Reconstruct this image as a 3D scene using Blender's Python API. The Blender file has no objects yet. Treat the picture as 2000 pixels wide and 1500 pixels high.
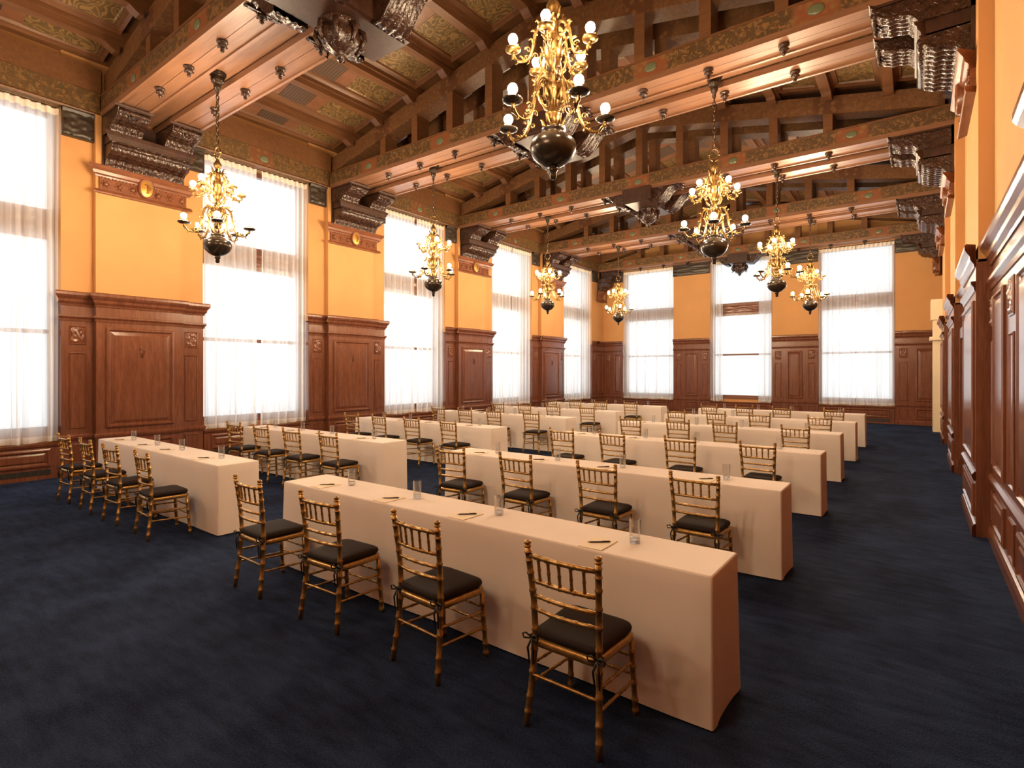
import bpy, math, random
from math import sin, cos, pi, sqrt
random.seed(7)

# ------------------------------------------------------------------ camera, world, exposure
scene = bpy.context.scene
col = scene.collection
CAM_A, CAM_F, CAM_CY, CAM_H = 0.6412, 1065.05, 726.1, 1.772
cam_d = bpy.data.cameras.new('camera')
cam_d.sensor_width = 36.0
cam_d.lens = CAM_F / 2000 * 36
cam_d.shift_y = -(750 - CAM_CY) / 2000
cam_d.clip_start = 0.02
cam = bpy.data.objects.new('camera', cam_d)
col.objects.link(cam)
cam.location = (0, 0, CAM_H)
cam.rotation_euler = (pi / 2, 0, CAM_A)
scene.camera = cam

scene.view_settings.view_transform = 'Standard'
scene.view_settings.look = 'None'
scene.view_settings.gamma = 1.0
scene.view_settings.use_curve_mapping = False
scene.view_settings.exposure = 0.55
cy = scene.cycles
cy.use_denoising = True
cy.max_bounces = 6
cy.diffuse_bounces = 3
cy.glossy_bounces = 3
cy.transmission_bounces = 6
cy.transparent_max_bounces = 12
cy.caustics_reflective = False
cy.caustics_refractive = False
cy.sample_clamp_indirect = 6.0
cy.use_adaptive_sampling = True
cy.adaptive_threshold = 0.05

world = bpy.data.worlds.new('daylight_sky')
scene.world = world
world.use_nodes = True
wb = world.node_tree.nodes['Background']
wb.inputs[0].default_value = (0.92, 0.96, 1.0, 1)
wb.inputs[1].default_value = 0.9

# ------------------------------------------------------------------ room layout (metres)
P0, PS, PW = 2.818, 4.654, 2.277          # first pier start, pier pitch, pier width (along Y)
XS, XP = -11.58, -11.45                   # left wall: side strips, projecting pilasters
XR, XRP = 0.62, 0.49                      # right wall: wainscot plane, pilaster plane
YF, YN = 22.50, -4.22                      # far wall, near wall
XC = -5.57                                # centre line of the ceiling
BY, BW, ZS = 3.344, 1.339, 6.274          # first truss, truss width, soffit height
ZCAP, ZCT, ZCB = 3.14, 6.22, 0.60         # wainscot cap, curtain top, curtain hem
POST = 1.02
def zo(x): return 7.82 - 0.198 * abs(x - XC)   # underside of the sloped top chord
WIN_L = [(P0 + (k - 1) * PS + PW, P0 + k * PS) for k in range(-1, 5)]      # left wall windows (Y ranges); unseen first one added to brighten the foreground
WIN_F = [(-10.60, -8.30), (-6.78, -4.47), (-2.93, -0.65)]              # windows in the far wall (X ranges)

WINDOW_W = 40.0
def window_light(name, loc, rot, sx, sy, power):
    d = bpy.data.lights.new(name, 'AREA')
    d.shape = 'RECTANGLE'; d.size = sx; d.size_y = sy
    d.energy = power; d.color = (0.93, 0.97, 1.0)
    o = bpy.data.objects.new(name, d); col.objects.link(o)
    o.location = loc; o.rotation_euler = rot
    return o
for (y0, y1) in WIN_L:
    window_light('window_daylight', (-12.45, (y0 + y1) / 2, 3.5), (pi / 2, 0, -pi / 2), y1 - y0 + .1, 5.6, WINDOW_W)  # the first shines in through the added unseen window
for (x0, x1) in WIN_F:
    window_light('window_daylight', ((x0 + x1) / 2, 23.2, 3.5), (pi / 2, 0, pi), x1 - x0 + .1, 5.6, WINDOW_W * .8)

# ------------------------------------------------------------------ helpers
class MB:
    """collects vertices and faces of one mesh"""
    def __init__(s): s.v = []; s.f = []; s.sm = []
    def add(s, vs, fs, smooth=False):
        n = len(s.v); s.v += vs
        s.f += [tuple(i + n for i in f) for f in fs]; s.sm += [smooth] * len(fs)
        return s
    def box(s, x0, x1, y0, y1, z0, z1):
        vs = [(x, y, z) for z in (z0, z1) for y in (y0, y1) for x in (x0, x1)]
        return s.add(vs, [(0, 2, 3, 1), (4, 5, 7, 6), (0, 1, 5, 4), (2, 6, 7, 3), (0, 4, 6, 2), (1, 3, 7, 5)])
    def lathe(s, prof, seg=16, c=(0, 0, 0), sx=1, sy=1, axis='z'):
        vs = []; fs = []
        for (r, z) in prof:
            for i in range(seg):
                a = 2 * pi * i / seg
                p = (r * cos(a) * sx, r * sin(a) * sy, z)
                if axis == 'x': p = (p[2], p[0], p[1])
                vs.append((p[0] + c[0], p[1] + c[1], p[2] + c[2]))
        for j in range(len(prof) - 1):
            for i in range(seg):
                k = (i + 1) % seg
                fs.append((j * seg + i, j * seg + k, (j + 1) * seg + k, (j + 1) * seg + i))
        fs.append(tuple(range(seg))[::-1]); n = (len(prof) - 1) * seg
        fs.append(tuple(n + i for i in range(seg)))
        return s.add(vs, fs, True)
    def tube(s, pts, rad, seg=8, close=False, flat=1.0):
        n = len(pts)
        if not isinstance(rad, (list, tuple)): rad = [rad] * n
        vs = []; fs = []; pn = None
        for i in range(n):
            a = pts[(i - 1) % n] if (close or i > 0) else pts[i]
            b = pts[(i + 1) % n] if (close or i < n - 1) else pts[i]
            t = [b[k] - a[k] for k in range(3)]
            l = sqrt(sum(q * q for q in t)) or 1; t = [q / l for q in t]
            if pn is None:
                up = (0, 0, 1) if abs(t[2]) < .9 else (0, 1, 0)
            else: up = pn
            d = sum(up[k] * t[k] for k in range(3))
            u = [up[k] - d * t[k] for k in range(3)]
            l = sqrt(sum(q * q for q in u)) or 1; u = [q / l for q in u]; pn = u
            w = (t[1] * u[2] - t[2] * u[1], t[2] * u[0] - t[0] * u[2], t[0] * u[1] - t[1] * u[0])
            for j in range(seg):
                an = 2 * pi * j / seg; ca, sa = cos(an) * rad[i], sin(an) * rad[i] * flat
                vs.append(tuple(pts[i][k] + u[k] * ca + w[k] * sa for k in range(3)))
        m = n if close else n - 1
        for i in range(m):
            for j in range(seg):
                k = (j + 1) % seg; i2 = (i + 1) % n
                fs.append((i * seg + j, i * seg + k, i2 * seg + k, i2 * seg + j))
        if not close:
            fs.append(tuple(range(seg))[::-1]); fs.append(tuple((n - 1) * seg + j for j in range(seg)))
        return s.add(vs, fs, True)
    def ball(s, c, r, seg=8, rings=5, sx=1, sy=1, sz=1):
        prof = [(max(r * sin(pi * i / rings), r * .02), -r * cos(pi * i / rings) * sz) for i in range(rings + 1)]
        return s.lathe(prof, seg, c, sx, sy)
    def grid(s, fn, n, m, smooth=True):
        vs = [fn(i / n, j / m) for i in range(n + 1) for j in range(m + 1)]
        fs = [(i * (m + 1) + j, (i + 1) * (m + 1) + j, (i + 1) * (m + 1) + j + 1, i * (m + 1) + j + 1) for i in range(n) for j in range(m)]
        return s.add(vs, fs, smooth)
    def prism(s, poly, fn, t0, t1):
        """polygon (u,w) swept from t0 to t1; fn(u,w,t) -> xyz"""
        n = len(poly)
        vs = [fn(u, w, t0) for u, w in poly] + [fn(u, w, t1) for u, w in poly]
        fs = [(i, (i + 1) % n, n + (i + 1) % n, n + i) for i in range(n)]
        fs += [tuple(range(n))[::-1], tuple(range(n, 2 * n))]
        return s.add(vs, fs)
    def mesh(s, name):
        me = bpy.data.meshes.new(name)
        me.from_pydata(s.v, [], s.f)
        me.polygons.foreach_set('use_smooth', s.sm)
        import bmesh
        bm = bmesh.new(); bm.from_mesh(me)
        bmesh.ops.recalc_face_normals(bm, faces=bm.faces)
        bm.to_mesh(me); bm.free()
        me.update()
        return me

def obj(name, mb, mat, parent=None, loc=(0, 0, 0), rz=0.0):
    me = mb.mesh(name) if isinstance(mb, MB) else mb
    if not me.materials: me.materials.append(MAT[mat])
    o = bpy.data.objects.new(name, me); col.objects.link(o)
    o.location = loc; o.rotation_euler = (0, 0, rz)
    if parent is not None:
        o.parent = parent; KIDS.setdefault(parent.name, []).append(o)
    return o
def thing(name, label, cat, loc=(0, 0, 0), rz=0.0, group=None):
    o = bpy.data.objects.new(name, None); col.objects.link(o)
    o.location = loc; o.rotation_euler = (0, 0, rz); o.empty_display_size = .1
    return tag(o, label, cat, group)
def tag(o, label, cat, group=None):
    o['label'] = label; o['category'] = cat
    if group: o['group'] = group
    return o
def struct(o):
    o['kind'] = 'structure'; return o
def copy_tree(o, parent=None, loc=None, rz=None):
    c = o.copy(); col.objects.link(c); c.parent = parent
    if loc is not None: c.location = loc
    if rz is not None: c.rotation_euler = (0, 0, rz)
    for ch in KIDS.get(o.name, []): copy_tree(ch, c)
    return c
KIDS = {}

# wall frames: f(a, b, c): a along the wall, b height, c out of the wall into the room
def left_map(X): return lambda a, b, c: (X + c, a, b)
def right_map(X): return lambda a, b, c: (X - c, a, b)
def far_map(Y): return lambda a, b, c: (a, Y - c, b)

def wbox(mb, M, a0, a1, b0, b1, c0, c1):
    vs = [M(a, b, c) for b in (b0, b1) for c in (c0, c1) for a in (a0, a1)]
    return mb.add(vs, [(0, 2, 3, 1), (4, 5, 7, 6), (0, 1, 5, 4), (2, 6, 7, 3), (0, 4, 6, 2), (1, 3, 7, 5)])
def wmold(mb, M, a0, a1, prof, ret=True):
    """moulding with profile (c,b), mitred returns at its ends following the projection"""
    base = min(c for c, b in prof)
    n = len(prof)
    vs = [M(a0 - ((c - base) if ret else 0), b, c) for c, b in prof] + [M(a1 + ((c - base) if ret else 0), b, c) for c, b in prof]
    vs += [M(a0, prof[0][1], base), M(a0, prof[-1][1], base), M(a1, prof[0][1], base), M(a1, prof[-1][1], base)]
    fs = [(i, i + 1, n + i + 1, n + i) for i in range(n - 1)]
    # returns
    vs += [M(a0, b, base) for c, b in prof] + [M(a1, b, base) for c, b in prof]
    o = 2 * n + 4
    fs += [(i, i + 1, o + i + 1, o + i) for i in range(n - 1)] + [(n + i, n + i + 1, o + n + i + 1, o + n + i) for i in range(n - 1)]
    fs += [(0, n, o + n, o), (n - 1, 2 * n - 1, o + 2 * n - 1, o + n - 1)]
    return mb.add(vs, fs)
def wframe(mb, M, a0, a1, b0, b1, prof):
    """picture-frame moulding: prof = [(inset, height)]"""
    L = []
    for (k, c) in prof:
        L.append([M(a0 + k, b0 + k, c), M(a1 - k, b0 + k, c), M(a1 - k, b1 - k, c), M(a0 + k, b1 - k, c)])
    vs = [p for l in L for p in l]; fs = []
    for i in range(len(L) - 1):
        for j in range(4):
            k = (j + 1) % 4
            fs.append((i * 4 + j, i * 4 + k, (i + 1) * 4 + k, (i + 1) * 4 + j))
    return mb.add(vs, fs)
def wrelief(mb, M, a0, a1, b0, b1, c0, amp, n, m, seed=0):
    def fn(u, v):
        e = min(u, 1 - u, v, 1 - v)
        x, y = (u - .5) * 2, (v - .5) * 2
        r = sqrt(x * x + y * y); th = math.atan2(y, x)
        h = .5 + .5 * sin(7 * r - 1.2 + seed) * cos(4 * th + 2.2 * r) + .3 * sin(11 * x + seed) * sin(9 * y)
        return M(a0 + (a1 - a0) * u, b0 + (b1 - b0) * v, c0 + amp * max(0, h) * (1 if e > .01 else 0))
    return mb.grid(fn, n, m)
# ------------------------------------------------------------------ materials
MAT = {}
def new_mat(name):
    m = bpy.data.materials.new(name); m.use_nodes = True
    nt = m.node_tree; b = nt.nodes['Principled BSDF']
    MAT[name] = m
    return m, nt, b
def N(nt, t, **kw):
    n = nt.nodes.new(t)
    for k, v in kw.items():
        if k.startswith('i_'):
            n.inputs[k[2:].replace('_', ' ')].default_value = v
        else: setattr(n, k, v)
    return n
def coords(nt, scale=(1, 1, 1), kind='Object', loc=(0, 0, 0)):
    tc = N(nt, 'ShaderNodeTexCoord'); mp = N(nt, 'ShaderNodeMapping')
    mp.inputs['Scale'].default_value = scale; mp.inputs['Location'].default_value = loc
    nt.links.new(tc.outputs[kind], mp.inputs[0])
    return mp.outputs[0]
def ramp(nt, fac, stops):
    r = N(nt, 'ShaderNodeValToRGB'); e = r.color_ramp.elements
    while len(e) < len(stops): e.new(.5)
    for i, (p, c) in enumerate(stops):
        e[i].position = p; e[i].color = (c[0], c[1], c[2], 1)
    nt.links.new(fac, r.inputs[0])
    return r.outputs[0]
def bump(nt, b, h, strength=.3, dist=.02):
    n = N(nt, 'ShaderNodeBump'); n.inputs['Strength'].default_value = strength; n.inputs['Distance'].default_value = dist
    nt.links.new(h, n.inputs['Height']); nt.links.new(n.outputs[0], b.inputs['Normal'])
def noise(nt, vec, scale, detail=4, rough=.55, dist=0):
    n = N(nt, 'ShaderNodeTexNoise'); n.inputs['Scale'].default_value = scale
    n.inputs['Detail'].default_value = detail; n.inputs['Roughness'].default_value = rough
    n.inputs['Distortion'].default_value = dist
    nt.links.new(vec, n.inputs['Vector'])
    return n.outputs[0]
def mixc(nt, fac, a, b, blend='MIX'):
    n = N(nt, 'ShaderNodeMix'); n.data_type = 'RGBA'; n.blend_type = blend
    for s, v in ((0, fac), (6, a), (7, b)):
        if hasattr(v, 'is_linked') or hasattr(v, 'links'): nt.links.new(v, n.inputs[s])
        else: n.inputs[s].default_value = v if s == 0 else (v[0], v[1], v[2], 1)
    return n.outputs[2]
def math_(nt, op, a, b=None, c=None):
    n = N(nt, 'ShaderNodeMath'); n.operation = op
    for i, v in enumerate((a, b, c)):
        if v is None: continue
        if hasattr(v, 'links'): nt.links.new(v, n.inputs[i])
        else: n.inputs[i].default_value = v
    return n.outputs[0]
def L(c): # sRGB 0-255 -> linear
    f = lambda u: (u / 255 / 12.92) if u / 255 <= .04045 else ((u / 255 + .055) / 1.055) ** 2.4
    return tuple(f(u) for u in c)

def wood(name, c0, c1, scale, rough=.35, coat=.0, spec=.5, bumpy=0):
    m, nt, b = new_mat(name)
    v = coords(nt, scale)
    n1 = noise(nt, v, 1.0, 3, .6)
    n2 = noise(nt, v, 4.0, 2, .6)
    f = math_(nt, 'ADD', math_(nt, 'MULTIPLY', n1, .65), math_(nt, 'MULTIPLY', n2, .35))
    nt.links.new(ramp(nt, f, [(.35, c0), (.65, c1)]), b.inputs['Base Color'])
    b.inputs['Roughness'].default_value = rough
    b.inputs['Coat Weight'].default_value = coat; b.inputs['Coat Roughness'].default_value = .18
    b.inputs['Specular IOR Level'].default_value = spec
    if bumpy: bump(nt, b, n2, bumpy, .01)
    return m
wood('mahogany', (0.1149, 0.0370, 0.0193), (0.1815, 0.0652, 0.0341), (14, 14, 1.4), .21, .15)
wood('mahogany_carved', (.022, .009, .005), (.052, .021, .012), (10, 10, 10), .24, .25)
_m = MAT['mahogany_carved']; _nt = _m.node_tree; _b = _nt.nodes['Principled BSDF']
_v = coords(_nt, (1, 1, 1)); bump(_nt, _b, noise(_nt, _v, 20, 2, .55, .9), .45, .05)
wood('mahogany_plaque', (0.1200, 0.0360, 0.0128), (0.2000, 0.0640, 0.0240), (12, 4, 12), .36, .2)
wood('soffit_wood', (0.1764, 0.0809, 0.0416), (0.2450, 0.1201, 0.0662), (1.2, 14, 14), .38, .12)
wood('beam_wood', (0.1202, 0.0489, 0.0180), (0.1717, 0.0734, 0.0283), (1.4, 12, 12), .45, .1)
wood('purlin_wood', (0.1101, 0.0436, 0.0165), (0.1698, 0.0719, 0.0285), (12, 1.2, 12), .45, .1)
wood('mahogany_smooth', (.026, .010, .006), (.058, .023, .013), (10, 10, 3), .42, .05)
wood('dark_wood', (.030, .011, .006), (.060, .020, .010), (8, 8, 2), .35, .2)

def painted(name, axis, period, base, base2, red, ochre, green, pos0=0.0):
    """timber with faded painted scrolls; plaques repeat along the beam"""
    m, nt, b = new_mat(name)
    tc = N(nt, 'ShaderNodeTexCoord'); sep = N(nt, 'ShaderNodeSeparateXYZ'); nt.links.new(tc.outputs['Object'], sep.inputs[0])
    v = coords(nt, (1, 1, 1))
    fine = noise(nt, v, 15.0, 3, .65, .8)
    vor = N(nt, 'ShaderNodeTexVoronoi'); vor.feature = 'F1'; vor.inputs['Scale'].default_value = 7.5
    nt.links.new(v, vor.inputs['Vector'])
    ground = ramp(nt, fine, [(.30, base), (.62, base2)])
    c1 = mixc(nt, ramp(nt, vor.outputs['Distance'], [(.16, (1, 1, 1)), (.30, (0, 0, 0))]), ground, green)
    c2 = mixc(nt, ramp(nt, fine, [(.52, (0, 0, 0)), (.58, (1, 1, 1)), (.66, (1, 1, 1)), (.72, (0, 0, 0))]), c1, ochre)
    pp = math_(nt, 'PINGPONG', math_(nt, 'ADD', sep.outputs[axis], pos0), period / 2)
    pw = math_(nt, 'ADD', pp, math_(nt, 'MULTIPLY', fine, .22))
    c3 = mixc(nt, ramp(nt, pw, [(.34, (1, 1, 1)), (.40, (0, 0, 0))]), c2, mixc(nt, ramp(nt, vor.outputs['Distance'], [(.2, (0, 0, 0)), (.4, (1, 1, 1))]), ochre, red))
    nt.links.new(c3, b.inputs['Base Color'])
    b.inputs['Roughness'].default_value = .5
painted('painted_x', 0, 2.25, (0.0630, 0.0336, 0.0126), (0.1015, 0.0532, 0.0196), (.205, .066, .024), (.215, .112, .038), (.080, .046, .019), -XC)
painted('painted_y', 1, 4.654, (0.0733, 0.0391, 0.0137), (0.1172, 0.0611, 0.0205), (0.1514, 0.0513, 0.0195), (0.1856, 0.0977, 0.0322), (0.0684, 0.0527, 0.0224), -6.28)
painted('painted_top', 0, 2.04, (0.1154, 0.0495, 0.0187), (0.1554, 0.0689, 0.0266), (0.0977, 0.0366, 0.0142), (0.1776, 0.0840, 0.0333), (0.1066, 0.0495, 0.0196), -XC)

# scroll-painted ceiling coffers
m, nt, b = new_mat('coffer_paint')
v = coords(nt, (1, 1, 1))
nz = noise(nt, v, 3.6, 1, .4, .6)
line = math_(nt, 'PINGPONG', math_(nt, 'MULTIPLY', nz, 9.0), .5)
vo = N(nt, 'ShaderNodeTexVoronoi'); vo.feature = 'F1'; vo.inputs['Scale'].default_value = 3.4
nt.links.new(v, vo.inputs['Vector'])
rose = math_(nt, 'PINGPONG', math_(nt, 'MULTIPLY', vo.outputs['Distance'], 4.2), .5)
near = math_(nt, 'LESS_THAN', vo.outputs['Distance'], .34)
mixd = math_(nt, 'ADD', math_(nt, 'MULTIPLY', rose, near), math_(nt, 'MULTIPLY', line, math_(nt, 'SUBTRACT', 1.0, near)))
fine = noise(nt, v, 6, 2, .6)
ground = ramp(nt, fine, [(.3, (.105, .066, .028)), (.7, (.155, .095, .040))])
scr = ramp(nt, mixd, [(.16, (1, 1, 1)), (.24, (0, 0, 0))])
nt.links.new(mixc(nt, scr, ground, (.28, .17, .064)), b.inputs['Base Color'])
b.inputs['Roughness'].default_value = .36; b.inputs['Metallic'].default_value = .15

wood('coffer_pink', (0.1665, 0.0666, 0.0305), (0.2220, 0.0943, 0.0472), (2, 2, 2), .4)

# ventilation grille: slot pattern
m, nt, b = new_mat('grille_metal')
tc = N(nt, 'ShaderNodeTexCoord'); sep = N(nt, 'ShaderNodeSeparateXYZ'); nt.links.new(tc.outputs['Object'], sep.inputs[0])
sx = math_(nt, 'PINGPONG', sep.outputs[0], .016)
sy = math_(nt, 'PINGPONG', sep.outputs[1], .03)
bar = math_(nt, 'LESS_THAN', math_(nt, 'MINIMUM', sx, sy), .0055)
nt.links.new(mixc(nt, bar, (.018, .012, .010), (.16, .095, .060)), b.inputs['Base Color'])
b.inputs['Roughness'].default_value = .45

def plaster(name, c):
    m, nt, b = new_mat(name)
    v = coords(nt)
    n1 = noise(nt, v, 1.4, 2, .6)
    nt.links.new(ramp(nt, n1, [(.25, tuple(q * .94 for q in c)), (.75, tuple(min(1, q * 1.05) for q in c))]), b.inputs['Base Color'])
    b.inputs['Roughness'].default_value = .75; b.inputs['Specular IOR Level'].default_value = .25
plaster('plaster_orange', (.53, .272, .108))
plaster('plaster_cream', (.82, .68, .48))

# carpet
m, nt, b = new_mat('carpet_navy')
v = coords(nt)
n1 = noise(nt, coords(nt, (.9, .55, 1)), 1.8, 3, .6)
n2 = noise(nt, v, 90, 1, .7)
n3 = noise(nt, coords(nt, (1.0, 3.5, 1)), 3.5, 2, .6)
f = math_(nt, 'ADD', math_(nt, 'MULTIPLY', n1, .4), math_(nt, 'ADD', math_(nt, 'MULTIPLY', n2, .3), math_(nt, 'MULTIPLY', n3, .3)))
nt.links.new(ramp(nt, f, [(.40, (.0065, .0130, .036)), (.60, (.026, .046, .108))]), b.inputs['Base Color'])
b.inputs['Roughness'].default_value = .95; b.inputs['Specular IOR Level'].default_value = .1
bump(nt, b, n2, .5, .02)

# linen
m, nt, b = new_mat('linen_cloth')
v = coords(nt)
nt.links.new(ramp(nt, noise(nt, v, 2.0, 3), [(.3, (.76, .67, .61)), (.7, (.82, .73, .67))]), b.inputs['Base Color'])
b.inputs['Roughness'].default_value = .8; b.inputs['Specular IOR Level'].default_value = .2
b.inputs['Sheen Weight'].default_value = .15

def simple(name, c, rough=.5, metal=0., **kw):
    m, nt, b = new_mat(name)
    b.inputs['Base Color'].default_value = (*c, 1); b.inputs['Roughness'].default_value = rough; b.inputs['Metallic'].default_value = metal
    for k, v in kw.items(): b.inputs[k.replace('_', ' ')].default_value = v
    return m, nt, b
m, nt, b = simple('gold_paint', (.46, .245, .070), .34, .75)
n = noise(nt, coords(nt), 40, 3)
nt.links.new(ramp(nt, n, [(.3, (.32, .18, .058)), (.7, (.54, .325, .11))]), b.inputs['Base Color'])
simple('gilt_ring', (.80, .52, .22), .25, .8)
m, nt, b = simple('cushion_fabric', (.017, .0095, .0085), .75, Specular_IOR_Level=.25)
simple('ribbon_black', (.012, .009, .008), .5)
m, nt, b = simple('brass_gilt', (.62, .36, .10), .36, .9)
n = noise(nt, coords(nt), 30, 3)
nt.links.new(ramp(nt, n, [(.35, (.085, .045, .014)), (.65, (.27, .155, .050))]), b.inputs['Base Color'])
simple('bronze_dark', (.050, .036, .026), .24, .55)
simple('iron_chain', (.10, .062, .035), .38, .8)
simple('medallion_gold', (.66, .36, .090), .30, .7)
simple('oval_green', (.13, .15, .085), .25)
simple('notepad_paper', (.78, .66, .50), .7)
simple('pen_black', (.025, .018, .016), .35)
simple('window_trim', (.17, .060, .030), .4)
simple('metal_dark', (.03, .025, .022), .5, .3)
simple('capital_dark', (.036, .024, .016), .4)

m, nt, b = new_mat('bulb_glow')
nt.nodes.remove(b)
em = N(nt, 'ShaderNodeEmission'); em.inputs[0].default_value = (1.0, .75, .47, 1); em.inputs[1].default_value = 540.0
nt.links.new(em.outputs[0], nt.nodes['Material Output'].inputs[0])

def sheer(name, transp, colr, trans_w):
    m, nt, b = new_mat(name)
    nt.nodes.remove(b)
    t = N(nt, 'ShaderNodeBsdfTransparent'); tl = N(nt, 'ShaderNodeBsdfTranslucent'); df = N(nt, 'ShaderNodeBsdfDiffuse')
    tl.inputs[0].default_value = (*colr, 1); df.inputs[0].default_value = (*colr, 1)
    m1 = N(nt, 'ShaderNodeMixShader'); m1.inputs[0].default_value = trans_w
    nt.links.new(df.outputs[0], m1.inputs[1]); nt.links.new(tl.outputs[0], m1.inputs[2])
    m2 = N(nt, 'ShaderNodeMixShader'); m2.inputs[0].default_value = transp
    nt.links.new(m1.outputs[0], m2.inputs[1]); nt.links.new(t.outputs[0], m2.inputs[2])
    nt.links.new(m2.outputs[0], nt.nodes['Material Output'].inputs[0])
sheer('sheer_curtain', .40, (.93, .91, .91), .62)
sheer('curtain_tape', .0, (.86, .78, .68), .16)
sheer('hem_cloth', .10, (.90, .89, .88), .55)

def thin_glass(name, tint, refl):
    m, nt, b = new_mat(name)
    nt.nodes.remove(b)
    t = N(nt, 'ShaderNodeBsdfTransparent'); t.inputs[0].default_value = (*tint, 1)
    g = N(nt, 'ShaderNodeBsdfGlossy'); g.inputs['Roughness'].default_value = .03
    fr = N(nt, 'ShaderNodeLayerWeight'); fr.inputs[0].default_value = refl
    m1 = N(nt, 'ShaderNodeMixShader')
    nt.links.new(math_(nt, 'MULTIPLY', fr.outputs['Facing'], .8), m1.inputs[0]); nt.links.new(t.outputs[0], m1.inputs[1]); nt.links.new(g.outputs[0], m1.inputs[2])
    nt.links.new(m1.outputs[0], nt.nodes['Material Output'].inputs[0])
thin_glass('window_glass', (.96, .98, .98), .12)
thin_glass('tumbler_glass', (.985, .99, .99), .30)
thin_glass('tumbler_base', (.96, .97, .97), .50)
# ------------------------------------------------------------------ floor, walls
XO, YO = -12.15, 22.95            # outer faces of the window walls
floor = struct(obj('floor', MB().box(XO, 1.0, YN - .2, YO, -.1, 0), 'carpet_navy'))

BAYS = []                          # clear bays between trusses (Y ranges)
_prev = YN
for k in range(-1, 5):
    BAYS.append((_prev, BY + k * PS)); _prev = BY + k * PS + BW

mb = MB()
ZT = 7.3
for k in range(-1, 5):             # plaster piers with their projecting middle
    a0, a1 = P0 + k * PS, min(P0 + k * PS + PW, YF)
    a0 = max(a0, YN)
    mb.box(XO, XS - .02, a0, a1, 2.95, ZT)
    c0, c1 = P0 + k * PS + .45, min(P0 + k * PS + 1.82, YF)
    if k < 4: mb.box(XS - .02, XP - .02, c0, c1, 2.95, 6.25)
for (y0, y1) in WIN_L:
    mb.box(XO, XS - .06, y0, y1, ZCT + .02, ZT)
    mb.box(XO, XS - .18, y0, y1, 0, .72)
mb.box(XO, XS - .1, YF - .02, YO, 0, ZT)
wall_left = struct(obj('wall_left', mb, 'plaster_orange'))

mb = MB()
edges = [XO] + [q for w in WIN_F for q in w] + [XR + .10]
for i in range(0, len(edges), 2):
    mb.box(edges[i], edges[i + 1], YF + .02, YO, 2.95, ZT + 1)
    mb.box(edges[i], edges[i + 1], YF + .35, YO, 0, 2.95)
for (x0, x1) in WIN_F:
    mb.box(x0, x1, YF + .08, YO, ZCT + .02, ZT + 1)
    mb.box(x0, x1, YF + .2, YO, 0, .72)
wall_far = struct(obj('wall_far', mb, 'plaster_orange'))

RPIL = [(2.50, 3.75)] + [(P0 + k * PS + .21, P0 + k * PS + 2.03) for k in range(1, 4)]
DOOR = (10.75, 12.05)              # doorway in the right wall
mb = MB()
mb.box(XR + .02, XR + .35, YN, DOOR[0], 0, ZT)
mb.box(XR + .02, XR + .35, DOOR[0], DOOR[1], 2.35, ZT)
mb.box(XR + .02, XR + .35, DOOR[1], YO, 0, ZT)
for (a0, a1) in RPIL: mb.box(XRP + .02, XR + .02, a0, a1, 2.95, 6.25)
wall_right = struct(obj('wall_right', mb, 'plaster_orange'))
wall_near = struct(obj('wall_near', MB().box(XO, 1.0, YN - .2, YN, 0, ZT + 1.3), 'plaster_orange'))
obj('wainscot', MB().box(XS, XR, YN, YN + .05, 0, 3.0), 'mahogany', wall_near)

# plaster column at the far end of the right wall
mb = MB().box(.33, XR + .05, 20.3, 21.0, 0, 3.3).box(.25, XR + .05, 20.2, 21.1, 2.7, 2.8).box(.28, XR + .05, 20.25, 21.05, 3.3, 3.9)
obj('plaster_pier', mb, 'plaster_cream', wall_right)

# ------------------------------------------------------------------ panelled wainscot
CAP = [(0, 2.90), (.015, 2.90), (.02, 2.93), (.05, 2.97), (.055, 3.01), (.085, 3.05), (.10, 3.08), (.10, 3.12), (.085, ZCAP), (0, ZCAP)]
NECK = [(0, 2.64), (.012, 2.64), (.02, 2.68), (.045, 2.71), (.045, 2.74), (0, 2.75)]
RAIL = [(0, .60), (.02, .60), (.035, .64), (.035, .67), (.012, .70), (0, .70)]
BASE = [(0, 0), (.035, 0), (.035, .10), (.02, .13), (0, .14)]
PFRM = [(0, 0), (0, .018), (.02, .03), (.04, .03), (.055, .012), (.07, .006)]
SFRM = [(0, 0), (0, .010), (.012, .016), (.025, .004)]
def raised(par, M, a0, a1, b0, b1, bevel=.06, nm='raised_panel'):
    fr = obj('panel_molding', wframe(MB(), M, a0, a1, b0, b1, PFRM), 'mahogany', par)
    k = .07
    mb = MB(); wframe(mb, M, a0 + k, a1 - k, b0 + k, b1 - k, [(0, .004), (bevel, .022)])
    q = k + bevel
    mb.add([M(a0 + q, b0 + q, .022), M(a1 - q, b0 + q, .022), M(a1 - q, b1 - q, .022), M(a0 + q, b1 - q, .022)], [(0, 1, 2, 3)])
    obj(nm, mb, 'mahogany', fr)
def sunk(par, M, a0, a1, b0, b1):
    mb = MB(); wframe(mb, M, a0, a1, b0, b1, SFRM)
    k = .025
    mb.add([M(a0 + k, b0 + k, .004), M(a1 - k, b0 + k, .004), M(a1 - k, b1 - k, .004), M(a0 + k, b1 - k, .004)], [(0, 1, 2, 3)])
    obj('narrow_panel', mb, 'mahogany', par)
def carved_square(par, M, a0, a1, b0, b1, s=0):
    mb = MB(); wframe(mb, M, a0, a1, b0, b1, SFRM)
    wrelief(mb, M, a0 + .02, a1 - .02, b0 + .02, b1 - .02, .004, .022, 14, 18, s)
    obj('carved_block', mb, 'mahogany', par)
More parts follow.
